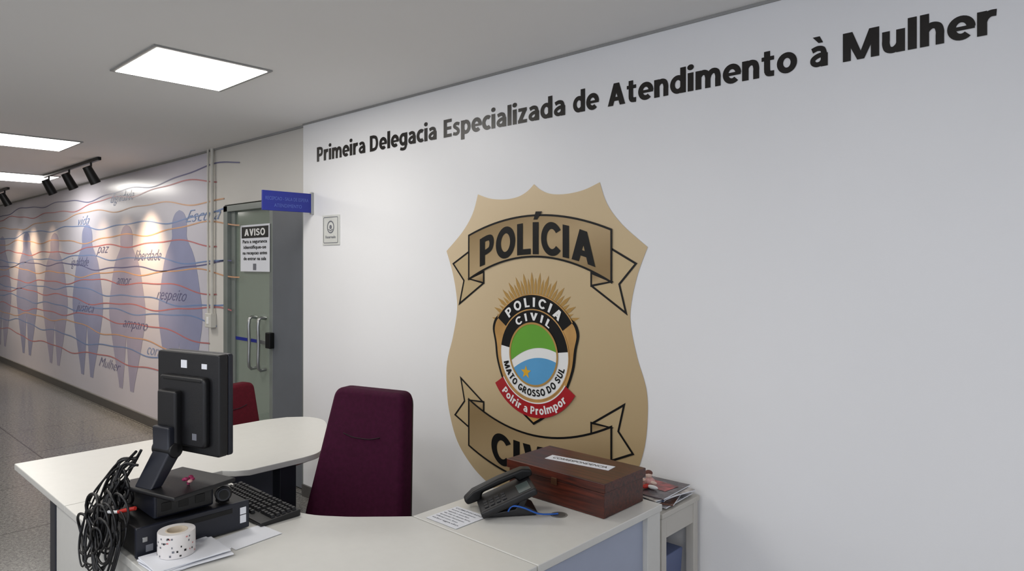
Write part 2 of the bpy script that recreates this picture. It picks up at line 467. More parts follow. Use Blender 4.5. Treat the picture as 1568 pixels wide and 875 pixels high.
box('pier_1', 3.2, 3.3, -5.2, -4.2, 0.9, 2.3, M_WALL, we)
recenter(we)
box('baseboard_north', -4.32, 3.2, -0.012, 0.0, 0, 0.08, M_BASE)
box('baseboard_hall', -18, -5.62, 0.016, 0.03, 0, 0.09, M_BASE)
box('trim_1', -4.32, 3.2, -0.006, 0.0, H-0.012, H, M_TRIMW)
box('trim_2', -18, -4.34, 0.018, 0.03, H-0.015, H, M_TRIMW)
br = group('wall_backroom')
box('backroom_north', -7.0, -3.2, 2.1, 2.2, 0, H, M_WALL2, br)
box('backroom_west', -7.1, -7.0, 0.14, 2.2, 0, H, M_WALL2, br)
box('backroom_east', -3.2, -3.1, 0.14, 2.2, 0, H, M_WALL2, br)
recenter(br)

# ------------------------------------------------------------------ mural
mu = group('wall_mural')
flat('mural_sheet', [(-16.5, 0.1), (-5.92, 0.1), (-5.92, H-0.02), (-16.5, H-0.02)], 0.028, M_MURAL, mu)
def woman(cx, h, w, z0, m, k):
    half = [(0.0, 1.0), (0.09, 0.985), (0.15, 0.95), (0.165, 0.905), (0.16, 0.865), (0.20, 0.835), (0.28, 0.79), (0.34, 0.74), (0.39, 0.67), (0.43, 0.60), (0.47, 0.53), (0.48, 0.46), (0.46, 0.40), (0.41, 0.32), (0.345, 0.22), (0.27, 0.12), (0.21, 0.04), (0.19, 0.0)]
    R = catmull([(a*w, b*h) for a, b in half], 4)
    pts = [(cx+p.x, z0+p.y) for p in R]+[(cx+0.10*w, z0), (cx+0.05*w, z0+0.14*h), (cx, z0+0.33*h), (cx-0.05*w, z0+0.14*h), (cx-0.10*w, z0)]+[(cx-p.x, z0+p.y) for p in reversed(R)][:-1]
    flat('figure_%d' % k, pts, 0.0265, m, mu)
for k, (cx, h, w) in enumerate([(-6.55, 1.84, 1.05), (-7.95, 1.76, 1.15), (-9.3, 1.82, 1.22), (-10.7, 1.76, 1.25), (-12.2, 1.82, 1.3), (-13.8, 1.8, 1.3), (-15.3, 1.8, 1.3)]):
    woman(cx, h, w, 0.28, M_FIG1 if k % 2 == 0 else M_FIG2, k)
lines = [(2.42, M_LNAV), (2.33, M_LRED), (2.20, M_LORG), (2.06, M_LBLU), (1.93, M_LORG), (1.80, M_LRED), (1.68, M_LBLU), (1.60, M_LNAV), (1.52, M_LORG),
         (1.40, M_LRED), (1.29, M_LBLU), (1.20, M_LRED), (1.10, M_LBLU), (0.98, M_LRED), (0.86, M_LORG), (0.72, M_LBLU), (0.55, M_LRED)]
for k, (z0, m) in enumerate(lines):
    xe = -5.28-0.14*((k*7) % 4)
    if 1.15 > z0: xe = -5.75-0.1*(k % 3)
    ph = k*1.7; pts = []
    x = -16.4
    while x < xe:
        pts.append((x, z0+0.024*math.sin(x*2.9+ph)+0.010*math.sin(x*6.3+ph*2)+0.03*math.sin(x*0.9+ph)))
        x += 0.07
    stroke('line_%d' % k, pts, 0.0115, 0.0255, m, mu)
words = [('Escuta', -6.05, 2.0), ('respeito', -6.75, 1.28), ('liberdade', -7.35, 1.66), ('dignidade', -8.1, 2.3), ('amparo', -7.7, 0.95), ('amor', -7.9, 1.4), ('coragem', -7.0, 0.72), ('igualdade', -9.6, 1.6), ('justica', -9.4, 1.05), ('vida', -9.3, 2.1), ('Mulher', -8.5, 0.45), ('paz', -8.6, 1.75)]
for k, (s, x, z) in enumerate(words):
    wall_text('word_%d' % k, s, x-0.35, z, 0.0245, 0.72 if len(s) > 5 else 0.45, 0.105, M_LNAV if k % 3 else M_LBLU, mu, off=-0.014, shear=0.6)

# ------------------------------------------------------------------ door
d = group('door_1')
zt = 2.10
box('frame_left', -5.62, -5.55, 0.02, 0.12, 0, zt, M_ALU, d, 0.003)
box('frame_right', -4.37, -4.33, 0.02, 0.12, 0, zt, M_ALU, d, 0.003)
box('frame_top', -5.62, -4.33, 0.02, 0.12, zt-0.05, zt, M_ALU, d, 0.003)
box('leaf_stile_left', -5.55, -5.48, 0.05, 0.09, 0.01, zt-0.05, M_ALU, d, 0.003)
box('leaf_stile_right', -4.90, -4.85, 0.05, 0.09, 0.01, zt-0.05, M_ALU, d, 0.003)
box('leaf_rail_bottom', -5.48, -4.90, 0.05, 0.09, 0.01, 0.12, M_ALU, d, 0.003)
box('leaf_glass', -5.48, -4.90, 0.065, 0.075, 0.12, zt-0.05, M_GLASS, d)
box('leaf_stripe', -5.48, -4.90, 0.06, 0.0645, 1.0, 1.025, M_SIGNB, d)
box('side_panel', -4.85, -4.37, 0.05, 0.09, 0.01, zt-0.05, M_GREYDOOR, d, 0.003)
for i, x in enumerate((-5.10, -4.95)):
    tube('pull_handle_%d' % i, [(x, 0.05, 1.2), (x, -0.01, 1.19), (x, -0.01, 1.0), (x, -0.01, 0.82), (x, 0.05, 0.81)], 0.013, M_STEEL, d, sub=3)
box('lock', -4.89, -4.82, 0.01, 0.05, 0.98, 1.1, M_BLACK, d, 0.006)
box('lock_plate', -5.05, -4.9, 0.045, 0.052, 1.0, 1.03, M_STEEL, d, 0.002)
recenter(d)

np_ = group('notice_poster')
flat('sheet', [(-5.36, 1.56), (-4.88, 1.56), (-4.88, 1.93), (-5.36, 1.93)], 0.044, M_PAPER, np_)
flat('header', [(-5.34, 1.825), (-4.90, 1.825), (-4.90, 1.915), (-5.34, 1.915)], 0.043, M_BLACK, np_)
v, f, w = btext('AVISO', 0.34, 0.055)
mesh('heading_text', [(-5.29+p[0], 0.042+p[2], 1.843+p[1]) for p in v], f, M_WHITE, np_)
for i, s in enumerate(['Para a seguranca', 'identifique-se', 'na recepcao antes', 'de entrar na sala']):
    wall_text('body_text_%d' % i, s, -5.12, 1.785-i*0.045, 0.042, 0.40-0.03*(i % 2), 0.026, M_BLACK, np_, 0.02, center=True)
flat('logo', [(-5.145, 1.572), (-5.095, 1.572), (-5.095, 1.622), (-5.145, 1.622)], 0.042, M_INK, np_)
recenter(np_)

sg = group('hanging_sign')
box('plate', -4.20, -4.185, -0.37, -0.01, 1.97, 2.10, M_SIGNB, sg, 0.002)
box('bracket', -4.205, -4.18, -0.02, 0.0, 1.96, 2.11, M_STEEL, sg, 0.002)
def sign_text(nm, s, ys, z, w, cap):
    v, f, ww = text_fit(s, w, cap, 0.0)
    mesh(nm, [(-4.1835, ys+p[0], z+p[1]) for p in v], f, mat('sign_text', (84, 104, 184), 0.4), sg)
sign_text('sign_text_1', 'RECEPCAO - SALA DE ESPERA', -0.35, 2.04, 0.31, 0.022)
sign_text('sign_text_2', 'ATENDIMENTO', -0.29, 1.995, 0.2, 0.022)
recenter(sg)

pq = group('wall_plaque')
box('plate', -4.06, -3.86, -0.008, 0, 1.745, 1.945, mat('plaque_plastic', (212, 213, 208), 0.3), pq, 0.003)
stroke('rim', rpoly([(-4.045, 1.76), (-3.875, 1.76), (-3.875, 1.93), (-4.045, 1.93)], 0.01), 0.004, -0.0095, M_INK, pq, True)
sector('circle', -3.96, 1.865, 0.034, 0.042, 0, 360, -0.0095, M_INK, pq)
sector('dot', -3.96, 1.865, 0.0, 0.014, 0, 360, -0.0095, M_INK, pq)
stroke('cam_line', [(-3.985, 1.85), (-3.96, 1.84), (-3.935, 1.85)], 0.006, -0.0095, M_INK, pq)
wall_text('caption', 'Reservado', -3.96, 1.79, -0.0095, 0.12, 0.018, M_INK, pq, 0.01, center=True)
recenter(pq)

cd = group('electrical_conduit')
cyl('pipe_1', (-5.80, 0.005, 1.2), (-5.80, 0.005, H), 0.014, M_PVC, cd)
cyl('pipe_2', (-5.88, 0.005, 1.2), (-5.88, 0.005, H), 0.009, M_PVC, cd)
box('switch_box', -5.89, -5.77, -0.02, 0.03, 1.08, 1.20, M_PVC, cd, 0.006)
box('switch_rocker', -5.85, -5.81, -0.024, -0.019, 1.11, 1.17, M_WHITE, cd, 0.002)
recenter(cd)

# ------------------------------------------------------------------ wall lettering
wl = group('wall_lettering')
for k, (s, xa, xb) in enumerate([('Primeira', -4.14, -3.579), ('Delegacia', -3.530, -2.901), ('Especializada', -2.841, -1.987), ('de', -1.941, -1.794),
                                 ('Atendimento', -1.747, -0.9215), ('à', -0.8757, -0.8157), ('Mulher', -0.766, -0.328)]):
    v, f, w = btext(s, xb-xa, 0.098)
    mesh('word_%d' % k, [(xa+p[0], -0.002+p[2], 2.316+p[1]) for p in v], f, M_LETTER, wl)
recenter(wl)

# ------------------------------------------------------------------ police badge decal
bd = group('police_badge_decal')
CX = -2.18
def S(pts): return [(CX+p[0], p[1]) for p in pts]
def mir(pts): return [(-p[0], p[1]) for p in reversed(pts)]
top = [tuple(p) for p in catmull([(0, 2.007), (0.045, 1.975), (0.11, 1.952), (0.2, 1.946), (0.3, 1.957), (0.39, 1.985)], 5)]
shl = [tuple(p) for p in catmull([(0.39, 1.985), (0.43, 1.885), (0.51, 1.79), (0.637, 1.69)], 5)]
side = [tuple(p) for p in catmull([(0.637, 1.69), (0.59, 1.58), (0.558, 1.46), (0.552, 1.36), (0.585, 1.22), (0.63, 1.09), (0.637, 0.97), (0.617, 0.82), (0.55, 0.66), (0.43, 0.545), (0.296, 0.475), (0.14, 0.41), (0, 0.34)], 6)]
right = top[:-1]+shl[:-1]+side
outline = right+mir(right)[1:-1]
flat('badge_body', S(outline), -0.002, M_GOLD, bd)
def arcz(s, ze, zc, e=0.455): return zc+(ze-zc)*(s/e)**2
N = 24
ss = [-0.455+0.91*i/N for i in range(N+1)]
rib = [(s, arcz(s, 1.77, 1.855)) for s in ss]+[(s, arcz(s, 1.538, 1.655)) for s in reversed(ss)]
W = 0.0095
def tails(tp, nm):
    for sgn in (-1, 1):
        t = [(p[0]*sgn, p[1]) for p in tp['tail']]; fo = [(p[0]*sgn, p[1]) for p in tp['fold']]
        flat('%s_tail_%d' % (nm, sgn), S(t), -0.003, M_GOLDT, bd)
        stroke('%s_tail_line_%d' % (nm, sgn), S(t), W, -0.004, M_BLACK, bd, True)
        flat('%s_fold_%d' % (nm, sgn), S(fo), -0.0045, M_GOLD2, bd)
        stroke('%s_fold_line_%d' % (nm, sgn), S(fo), W, -0.005, M_BLACK, bd, True)
tails({'tail': [(0.455, 1.685), (0.58, 1.62), (0.495, 1.53), (0.53, 1.405), (0.345, 1.52), (0.345, 1.575)], 'fold': [(0.455, 1.54), (0.345, 1.578), (0.345, 1.52)]}, 'upper')
flat('upper_ribbon', S(rib), -0.006, M_GOLD2, bd)
stroke('upper_ribbon_line', S(rib), W, -0.007, M_BLACK, bd, True)
v, f, w = btext('POLÍCIA', 0.740, 0.156, 0.07)
mesh('upper_text', [(CX-0.370+p[0], -0.008+p[2], 1.666+p[1]*(1-0.08*((p[0]-0.37)/0.37)**2)-0.062*((p[0]-0.37)/0.37)**2) for p in v], f, M_BLACK, bd)
rib2 = [(s, arcz(s, 0.90, 0.785)) for s in ss]+[(s, arcz(s, 0.655, 0.555)) for s in reversed(ss)]
tails({'tail': [(0.455, 0.75), (0.565, 0.80), (0.49, 0.885), (0.52, 1.005), (0.345, 0.895), (0.345, 0.845)], 'fold': [(0.455, 0.895), (0.345, 0.845), (0.345, 0.90)]}, 'lower')
flat('lower_ribbon', S(rib2), -0.006, M_GOLD2, bd)
stroke('lower_ribbon_line', S(rib2), W, -0.007, M_BLACK, bd, True)
v, f, w = btext('CIVIL', 0.54, 0.152, 0.09)
mesh('lower_text', [(CX-0.285+p[0], -0.008+p[2], 0.583+p[1]+0.035*((p[0]-0.27)/0.28)**2) for p in v], f, M_BLACK, bd)
EC = 1.178
rv = []; rf = []
nr = 30
for i in range(nr):
    a = math.radians(8+164*(i+0.5)/nr); da = math.radians(164/nr*0.36); R = 0.29 if i % 2 else 0.262
    c = Vector((CX, 1.29)); b = len(rv)
    for aa, r_ in ((a-da*0.6, 0.12), (a+da*0.6, 0.12), (a+da*1.1, R*0.86), (a, R), (a-da*1.1, R*0.86)):
        rv.append((c.x+r_*math.cos(aa), -0.0035, c.y+r_*math.sin(aa)))
    rf.append((b, b+1, b+2, b+3, b+4)[::-1])
mesh('sun_rays', rv, rf, M_GOLD3, bd)
esh = [(0.0, 0.835), (0.10, 0.90), (0.19, 1.0), (0.245, 1.12), (0.262, 1.22), (0.277, 1.30), (0.235, 1.36), (0.12, 1.36), (0, 1.36)]
def eshield(k, z):
    R = [tuple(p) for p in catmull([(a*k, EC-0.01+(b-EC+0.01)*z) for a, b in esh], 5)]
    return S(R+mir(R)[1:-1])
flat('emblem_shield_outer', eshield(1.0, 1.0), -0.005, M_BLACK, bd)
flat('emblem_shield_inner', eshield(0.945, 0.96), -0.006, M_GOLD4, bd)
sector('emblem_band', CX, EC, 0.218, 0.292, 35, 145, -0.0075, M_BLACK, bd)
sector('ring_black', CX, EC, 0.15, 0.218, 8, 172, -0.0075, M_BLACK, bd)
sector('ring_white', CX, EC, 0.15, 0.218, 172, 368, -0.0075, M_WHITE, bd)
sector('ring_outer_line', CX, EC, 0.216, 0.222, 0, 360, -0.0082, M_GOLD4, bd, 64)
sector('band_outer_line', CX, EC, 0.290, 0.296, 35, 145, -0.0082, M_GOLD4, bd)
sector('ring_inner_line', CX, EC, 0.147, 0.157, 0, 360, -0.0105, M_GOLD3, bd, 64)
sector('flag_white', CX, EC, 0.0, 0.15, 0, 360, -0.0085, M_WHITE, bd, 64)
def chordpoly(f0, up):
    n = 48; xs = []
    for i in range(n+1):
        x = -0.15+0.3*i/n
        zc = f0(x)
        if x*x+zc*zc <= 0.15**2: xs.append((x, zc))
    a0 = math.atan2(xs[-1][1], xs[-1][0]); a1 = math.atan2(xs[0][1], xs[0][0])
    if up:
        while a1 < a0: a1 += 2*math.pi
    else:
        while a1 > a0: a1 -= 2*math.pi
    arc = [(0.15*math.cos(a0+(a1-a0)*k/40), 0.15*math.sin(a0+(a1-a0)*k/40)) for k in range(1, 40)]
    return [(CX+p[0], EC+p[1]) for p in xs+arc]
flat('flag_green', chordpoly(lambda x: 0.030+0.22*x-1.9*x*x, True), -0.0095, M_GREEN, bd)
flat('flag_blue', chordpoly(lambda x: -0.018+0.22*x-1.9*x*x, False), -0.0095, M_BLUE, bd)
st = []
for i in range(10):
    a = math.pi/2+i*math.pi/5; r_ = 0.034 if i % 2 == 0 else 0.014
    st.append((CX-0.045+r_*math.cos(a), EC-0.09+r_*math.sin(a)))
flat('flag_star', st, -0.0105, M_YELL, bd)
sector('red_banner', CX, EC, 0.236, 0.306, 213, 327, -0.0085, M_RED, bd)
sector('red_banner_line', CX, EC, 0.232, 0.238, 213, 327, -0.009, M_WHITE, bd)
arc_text('band_text', 'POLICIA', CX, EC, 0.232, 90, 86, 0.046, -0.0095, M_WHITE, bd, gap=0.35)
arc_text('ring_text_upper', 'CIVIL', CX, EC, 0.166, 90, 74, 0.038, -0.0095, M_WHITE, bd, gap=0.4)
arc_text('ring_text_lower', 'MATO GROSSO DO SUL', CX, EC, 0.203, 270, 150, 0.034, -0.0095, M_BLACK, bd, bottom=True)
arc_text('banner_text', 'Polrir a Prolmpor', CX, EC, 0.290, 270, 92, 0.038, -0.0095, M_WHITE, bd, bottom=True)
recenter(bd)

# ------------------------------------------------------------------ ceiling lights
def panel(x0, x1, y0, y1):
    g = group('ceiling_light_panel')
    box('frame', x0-0.02, x1+0.02, y0-0.02, y1+0.02, H-0.008, H, M_TRIMW, g, 0.002)
    mesh('diffuser', [(x0, y0, H-0.0095), (x1, y0, H-0.0095), (x1, y1, H-0.0095), (x0, y1, H-0.0095)], [(3, 2, 1, 0)], M_PANELLIGHT, g)
    recenter(g)
panel(-3.81, -3.255, -1.345, -0.82)
panel(-6.85, -6.25, -1.42, -0.855)
panel(-9.7, -8.9, -0.95, -0.36)
panel(-12.9, -12.3, -1.6, -1.0)  # out of view, added to light the hall
for x in (-3.5, -1.4, 0.7):  # unseen panels added behind the camera to fill the room with light
    panel(x, x+0.58, -3.3, -2.72)
for x in (-6.5, -13):  # more unseen panels, added as fill along the hall
    panel(x, x+0.58, -3.4, -2.82)
panel(-5.3, -4.8, 0.9, 1.4)  # unseen panel added so the room behind the glass isn't dark

def track(x0, x1, xs, en):
    g = group('track_light')
    box('rail', x0, x1, -0.515, -0.485, H-0.03, H, M_BLACK, g, 0.003)
    for i, (x, e) in enumerate(zip(xs, en)):
        cyl('stem_%d' % i, (x, -0.5, H-0.03), (x, -0.5, H-0.10), 0.009, M_BLACK, g, 10)
        p = Vector((x, -0.50, H-0.14)); t = Vector((x-0.02, 0.03, 1.45)); dr = (t-p).normalized()
        cyl('head_%d' % i, p-dr*0.08, p+dr*0.09, 0.038, M_BLACK, g, 20, 0.046, 0.004)
        L = bpy.data.lights.new('spot_lamp', 'SPOT'); L.energy = e; L.color = (1, 0.70, 0.42); L.spot_size = math.radians(82); L.spot_blend = 1.0; L.shadow_soft_size = 0.035
        lo = bpy.data.objects.new('spot_lamp_%d' % i, L); link(lo, g)
        lo.location = p+dr*0.10; lo.rotation_euler = dr.to_track_quat('-Z', 'Y').to_euler()
    recenter(g)
track(-8.9, -7.0, (-7.25, -7.95, -8.7), (100, 18, 32))
track(-13.0, -10.6, (-10.8, -11.8, -12.6), (25, 60, 60))

# ------------------------------------------------------------------ desk
dk = group('reception_desk')
ZT = 0.75; TH = 0.026
left_pts = [(-3.60, -1.806), (-2.842, -1.806), (-2.842, -1.235), (-2.80, -1.20), (-2.77, -1.15)]+[tuple(p) for p in catmull([(-2.77, -0.90), (-2.80, -0.80), (-2.95, -0.67), (-3.15, -0.54), (-3.34, -0.44), (-3.48, -0.45), (-3.57, -0.54)], 6)]+[(-3.60, -0.66)]
prism('top_left', left_pts, 'z', ZT-TH, ZT, M_DESK, dk, 0.003)
front_pts = [(-2.838, -1.806), (-1.28, -1.806), (-1.28, -1.022), (-1.85, -1.022)]+[tuple(p) for p in catmull([(-1.85, -1.022), (-1.93, -1.10), (-2.03, -1.19), (-2.16, -1.262), (-2.4, -1.28), (-2.6, -1.28)], 6)][1:]+[(-2.838, -1.28)]
prism('top_front', front_pts, 'z', ZT-TH, ZT, M_DESK, dk, 0.003)
box('top_right', -1.85, -1.28, -1.018, -0.33, ZT-TH, ZT, M_DESK, dk, 0.003)
box('side_panel', -1.325, -1.305, -1.78, -0.42, 0.1, ZT-TH, M_PANEL, dk, 0.002)
box('side_post', -1.33, -1.285, -0.42, -0.335, 0.0, ZT-TH, M_DESK, dk, 0.003)
box('side_post_front', -1.33, -1.285, -1.80, -1.72, 0.0, ZT-TH, M_DESK, dk, 0.003)
box('inner_post', -1.82, -1.76, -0.42, -0.36, 0.0, ZT-TH, M_DARK, dk, 0.003)
box('modesty_front', -2.99, -1.33, -1.795, -1.775, 0.25, ZT-TH, M_DESK, dk, 0.002)
box('leg_front_left', -3.06, -2.99, -1.80, -1.74, 0.04, ZT-TH, M_DARK, dk, 0.004)
box('leg_front_left_foot', -3.06, -2.99, -1.80, -1.25, 0.0, 0.04, M_DARK, dk, 0.006)
box('leg_left_end', -2.90, -2.83, -0.98, -0.90, 0.04, ZT-TH, M_DARK, dk, 0.004)
box('leg_left_end_foot', -3.4, -2.8, -0.98, -0.90, 0.0, 0.04, M_DARK, dk, 0.006)
box('modesty_left', -3.22, -3.20, -1.70, -0.78, 0.22, ZT-TH, mat('modesty_dark', (70, 76, 94), 0.4), dk, 0.002)
cyl('grommet_ring', (-1.485, -0.67, ZT-0.01), (-1.485, -0.67, ZT+0.0008), 0.03, mat('grommet_grey', (130, 128, 122), 0.4), dk, 28)
cyl('grommet_cap', (-1.485, -0.67, ZT-0.01), (-1.485, -0.67, ZT+0.0014), 0.023, mat('grommet_dark', (96, 94, 90), 0.4), dk, 28)
recenter(dk)
ZO = ZT+0.0015

# ------------------------------------------------------------------ chairs
def office_chair(name, loc, rz, m, wt=0.34, wb=0.46, zb=0.44, zt=1.06, lean=0.09):
    g = group(name, (loc[0], loc[1], 0), rz)
    h = zt-zb
    out = rpoly([(-wb/2, 0), (wb/2, 0), (wt/2, h), (-wt/2, h)], [0.06, 0.06, 0.045, 0.045], 7)
    b = prism('backrest', out, 'y', -0.045, 0.045, m, g, 0.022, 5)
    for v in b.data.vertices: v.co.y += lean*v.co.z/h
    b.location = (0, 0.0, zb)
    shell = prism('back_shell', rpoly([(-wb/2+0.012, 0.01), (wb/2-0.012, 0.01), (wt/2-0.01, h-0.012), (-wt/2+0.01, h-0.012)], 0.05, 6), 'y', 0.04, 0.058, M_PLAST, g, 0.006)
    for v in shell.data.vertices: v.co.y += lean*v.co.z/h
    shell.location = (0, 0.0, zb)
    sm = tube('back_seam', [(-0.10, -0.0455, 0.012), (-0.05, -0.0465, 0.0), (0.0, -0.0468, -0.002), (0.05, -0.0465, 0.0), (0.10, -0.0455, 0.012)], 0.0025, mat('seam_dark', (30, 5, 18), 0.9), g, 6, 5)
    sm.location = (0, lean*0.66, zb+h*0.66)
    prism('seat', rpoly([(-0.24, -0.48), (0.24, -0.48), (0.23, -0.03), (-0.23, -0.03)], 0.08, 6), 'z', 0.41, 0.485, m, g, 0.028, 4)
    box('back_bracket', -0.04, 0.04, -0.1, 0.09, 0.37, 0.40, M_PLAST, g, 0.005)
    box('back_upright', -0.04, 0.04, 0.06, 0.09, 0.37, 0.62, M_PLAST, g, 0.005)
    box('mechanism', -0.1, 0.1, -0.35, -0.1, 0.36, 0.41, M_PLAST, g, 0.01)
    cyl('gas_stem', (0, -0.24, 0.10), (0, -0.24, 0.38), 0.026, M_PLAST, g)
    cyl('hub', (0, -0.24, 0.07), (0, -0.24, 0.13), 0.045, M_PLAST, g)
    for i in range(5):
        a = 2*math.pi*i/5+0.3; ex, ey = 0.29*math.cos(a), -0.24+0.29*math.sin(a)
        cyl('spoke_%d' % i, (0, -0.24, 0.105), (ex, ey, 0.075), 0.024, M_PLAST, g, 10, 0.016)
        t = Vector((-math.sin(a), math.cos(a), 0)); c = Vector((ex, ey, 0.027))
        cyl('caster_%d' % i, c-t*0.02, c+t*0.02, 0.027, M_PLAST, g, 16, None, 0.004)
        cyl('caster_pin_%d' % i, (ex, ey, 0.03), (ex, ey, 0.09), 0.008, M_PLAST, g, 8)
    return g
office_chair('office_chair', (-2.515, -0.80), math.radians(16), M_BURG, 0.38, 0.54, 0.46, 1.055, 0.13)
office_chair('office_chair', (-4.15, -0.58), math.radians(105), M_BURG2, 0.36, 0.42, 0.44, 0.86, 0.06)

# ------------------------------------------------------------------ desktop computer
pc = group('desktop_computer')
box('case', -2.53, -2.165, -1.795, -1.455, 0.757, 0.842, M_PLAST, pc, 0.005)
box('front_bezel', -2.17, -2.155, -1.797, -1.453, 0.755, 0.844, M_PLAST2, pc, 0.004)
box('drive_slot', -2.157, -2.1535, -1.66, -1.51, 0.815, 0.830, M_BLACK, pc, 0.001)
box('power_button', -2.157, -2.152, -1.78, -1.765, 0.80, 0.815, M_STEEL, pc, 0.002)
box('label_1', -2.1555, -2.1542, -1.485, -1.465, 0.775, 0.80, M_PAPER, pc)
box('label_2', -2.1555, -2.1542, -1.485, -1.465, 0.803, 0.825, M_PAPER, pc)
box('label_3', -2.1555, -2.1542, -1.77, -1.75, 0.77, 0.79, M_INK, pc)
for i in range(12):
    box('vent_%d' % i, -2.1565, -2.1545, -1.735+i*0.006, -1.732+i*0.006, 0.768, 0.80, M_BLACK, pc)
for i, (x, y) in enumerate([(-2.5, -1.77), (-2.5, -1.48), (-2.2, -1.77), (-2.2, -1.48)]):
    cyl('foot_%d' % i, (x, y, ZO), (x, y, 0.758), 0.014, M_PLAST, pc, 12)
recenter(pc)
ps = group('power_supply_unit')
box('body', -2.42, -2.19, -1.735, -1.555, 0.845, 0.918, M_PLAST2, ps, 0.006)
box('front_face', -2.192, -2.187, -1.728, -1.562, 0.851, 0.912, M_PLAST, ps, 0.002)
for i in range(3): box('socket_%d' % i, -2.188, -2.185, -1.715+i*0.05, -1.685+i*0.05, 0.866, 0.892, M_BLACK, ps, 0.002)
recenter(ps)
wc = group('webcam')
cyl('barrel', (-2.225, -1.515, 0.876), (-2.175, -1.53, 0.876), 0.026, M_PLAST, wc, 24, None, 0.004)
cyl('lens_ring', (-2.175, -1.53, 0.876), (-2.170, -1.5315, 0.876), 0.019, M_DARK, wc, 24)
cyl('lens', (-2.170, -1.5315, 0.876), (-2.168, -1.532, 0.876), 0.015, M_BLACK, wc, 24)
box('clip', -2.215, -2.185, -1.54, -1.505, 0.845, 0.856, M_PLAST, wc, 0.003)
recenter(wc)

# ------------------------------------------------------------------ monitor (back towards camera)
mo = group('computer_monitor', (-2.235, -1.605, 0.919), math.radians(15))
W2 = 0.148
prism('rear_shell', rpoly([(-W2, 0.10), (W2, 0.10), (W2, 0.418), (-W2, 0.418)], 0.012, 4), 'y', -0.016, 0.018, M_PLAST, mo, 0.005)
prism('front_bezel', rpoly([(-W2, 0.10), (W2, 0.10), (W2, 0.418), (-W2, 0.418)], 0.010, 4), 'y', 0.018, 0.036, M_PLAST2, mo, 0.003)
box('screen', -W2+0.018, W2-0.018, 0.0355, 0.0372, 0.122, 0.40, mat('screen_dark', (18, 22, 30), 0.15), mo)
prism('rear_hump', rpoly([(-0.115, 0.125), (0.105, 0.125), (0.105, 0.345), (-0.115, 0.345)], 0.02, 4), 'y', -0.036, -0.012, M_PLAST, mo, 0.008, 3)
box('neck_cover', -0.09, 0.0, -0.060, -0.030, 0.10, 0.30, M_PLAST, mo, 0.008, 3)
box('vent_top', -0.09, 0.09, -0.0375, -0.035, 0.330, 0.336, M_BLACK, mo, 0.001)
box('sticker_1', -0.030, -0.002, -0.0175, -0.0158, 0.368, 0.393, M_PAPER, mo)
box('sticker_2', 0.068, 0.092, -0.0175, -0.0158, 0.37, 0.386, M_PAPER, mo)
box('sticker_3', 0.05, 0.07, -0.0375, -0.0355, 0.15, 0.17, M_INK, mo)
prism('arm', [(-0.058, 0.19), (-0.035, 0.10), (-0.10, 0.012), (-0.14, 0.012), (-0.078, 0.11), (-0.08, 0.19)], 'x', -0.085, -0.005, M_PLAST2, mo, 0.006)
cyl('arm_hinge', (-0.09, -0.055, 0.115), (0.0, -0.055, 0.115), 0.024, M_PLAST, mo, 20, None, 0.003)
box('base_plate', -0.14, 0.12, -0.15, 0.07, 0.0, 0.014, M_PLAST, mo, 0.005, 3)

fl = group('artificial_flower')
for i in range(6):
    a = i*1.05; c = Vector((0.011*math.cos(a), 0.011*math.sin(a), 0.012+0.004*(i % 3)))
    bm = bmesh.new(); bmesh.ops.create_icosphere(bm, subdivisions=2, radius=0.008)
    for v in bm.verts: v.co.z *= 0.7
    me = bpy.data.meshes.new('petal'); bm.to_mesh(me); bm.free(); me.materials.append(M_MAG if i % 3 else M_PINK)
    ob = bpy.data.objects.new('petal_%d' % i, me); link(ob, fl); ob.location = c
cyl('stem', (0, 0, 0), (0, 0, 0.012), 0.005, M_MAG, fl, 8)
fl.location = (-2.175, -1.64, 0.9345)

# ------------------------------------------------------------------ keyboard
kb = group('keyboard', (-2.345, -1.352, ZO), 0)
prism('tray', [(-0.075, 0.0), (0.07, 0.0), (0.07, 0.022), (-0.075, 0.012)], 'x', -0.215, 0.215, M_PLAST, kb, 0.003)
kv = []; kf = []
def key(x, y, w, hgt=0.0):
    zb = 0.0145+(y+0.075)/0.145*0.010; b = len(kv); qd = 0.0025; dd = 0.0155
    for (px, py, pz) in [(x, y, zb-0.004), (x+w, y, zb-0.004), (x+w, y+dd, zb-0.003), (x, y+dd, zb-0.003), (x+qd, y+qd, zb+0.007), (x+w-qd, y+qd, zb+0.007), (x+w-qd, y+dd-qd, zb+0.008), (x+qd, y+dd-qd, zb+0.008)]:
        kv.append((px, py, pz))
    for t in [(0,3,2,1),(4,5,6,7),(0,1,5,4),(1,2,6,5),(2,3,7,6),(3,0,4,7)]: kf.append(tuple(b+k for k in t))
for r in range(6):
    y = 0.045-r*0.0195-(0.004 if r == 5 else 0)
    if r == 0:
        for x, w in [(-0.205, 0.022), (-0.18, 0.022), (-0.155, 0.022), (-0.13, 0.1), (-0.026, 0.022), (-0.001, 0.022), (0.024, 0.022), (0.055, 0.017), (0.0745, 0.017), (0.094, 0.017)]: key(x, y, w)
    else:
        for c in range(13): key(-0.205+c*0.0195, y, 0.0172)
        for c in range(3): key(0.055+c*0.0195, y, 0.0172)
    for c in range(4):
        if r < 5: key(0.128+c*0.0195, y, 0.0172)
mesh('keys', kv, kf, M_KEY, kb)

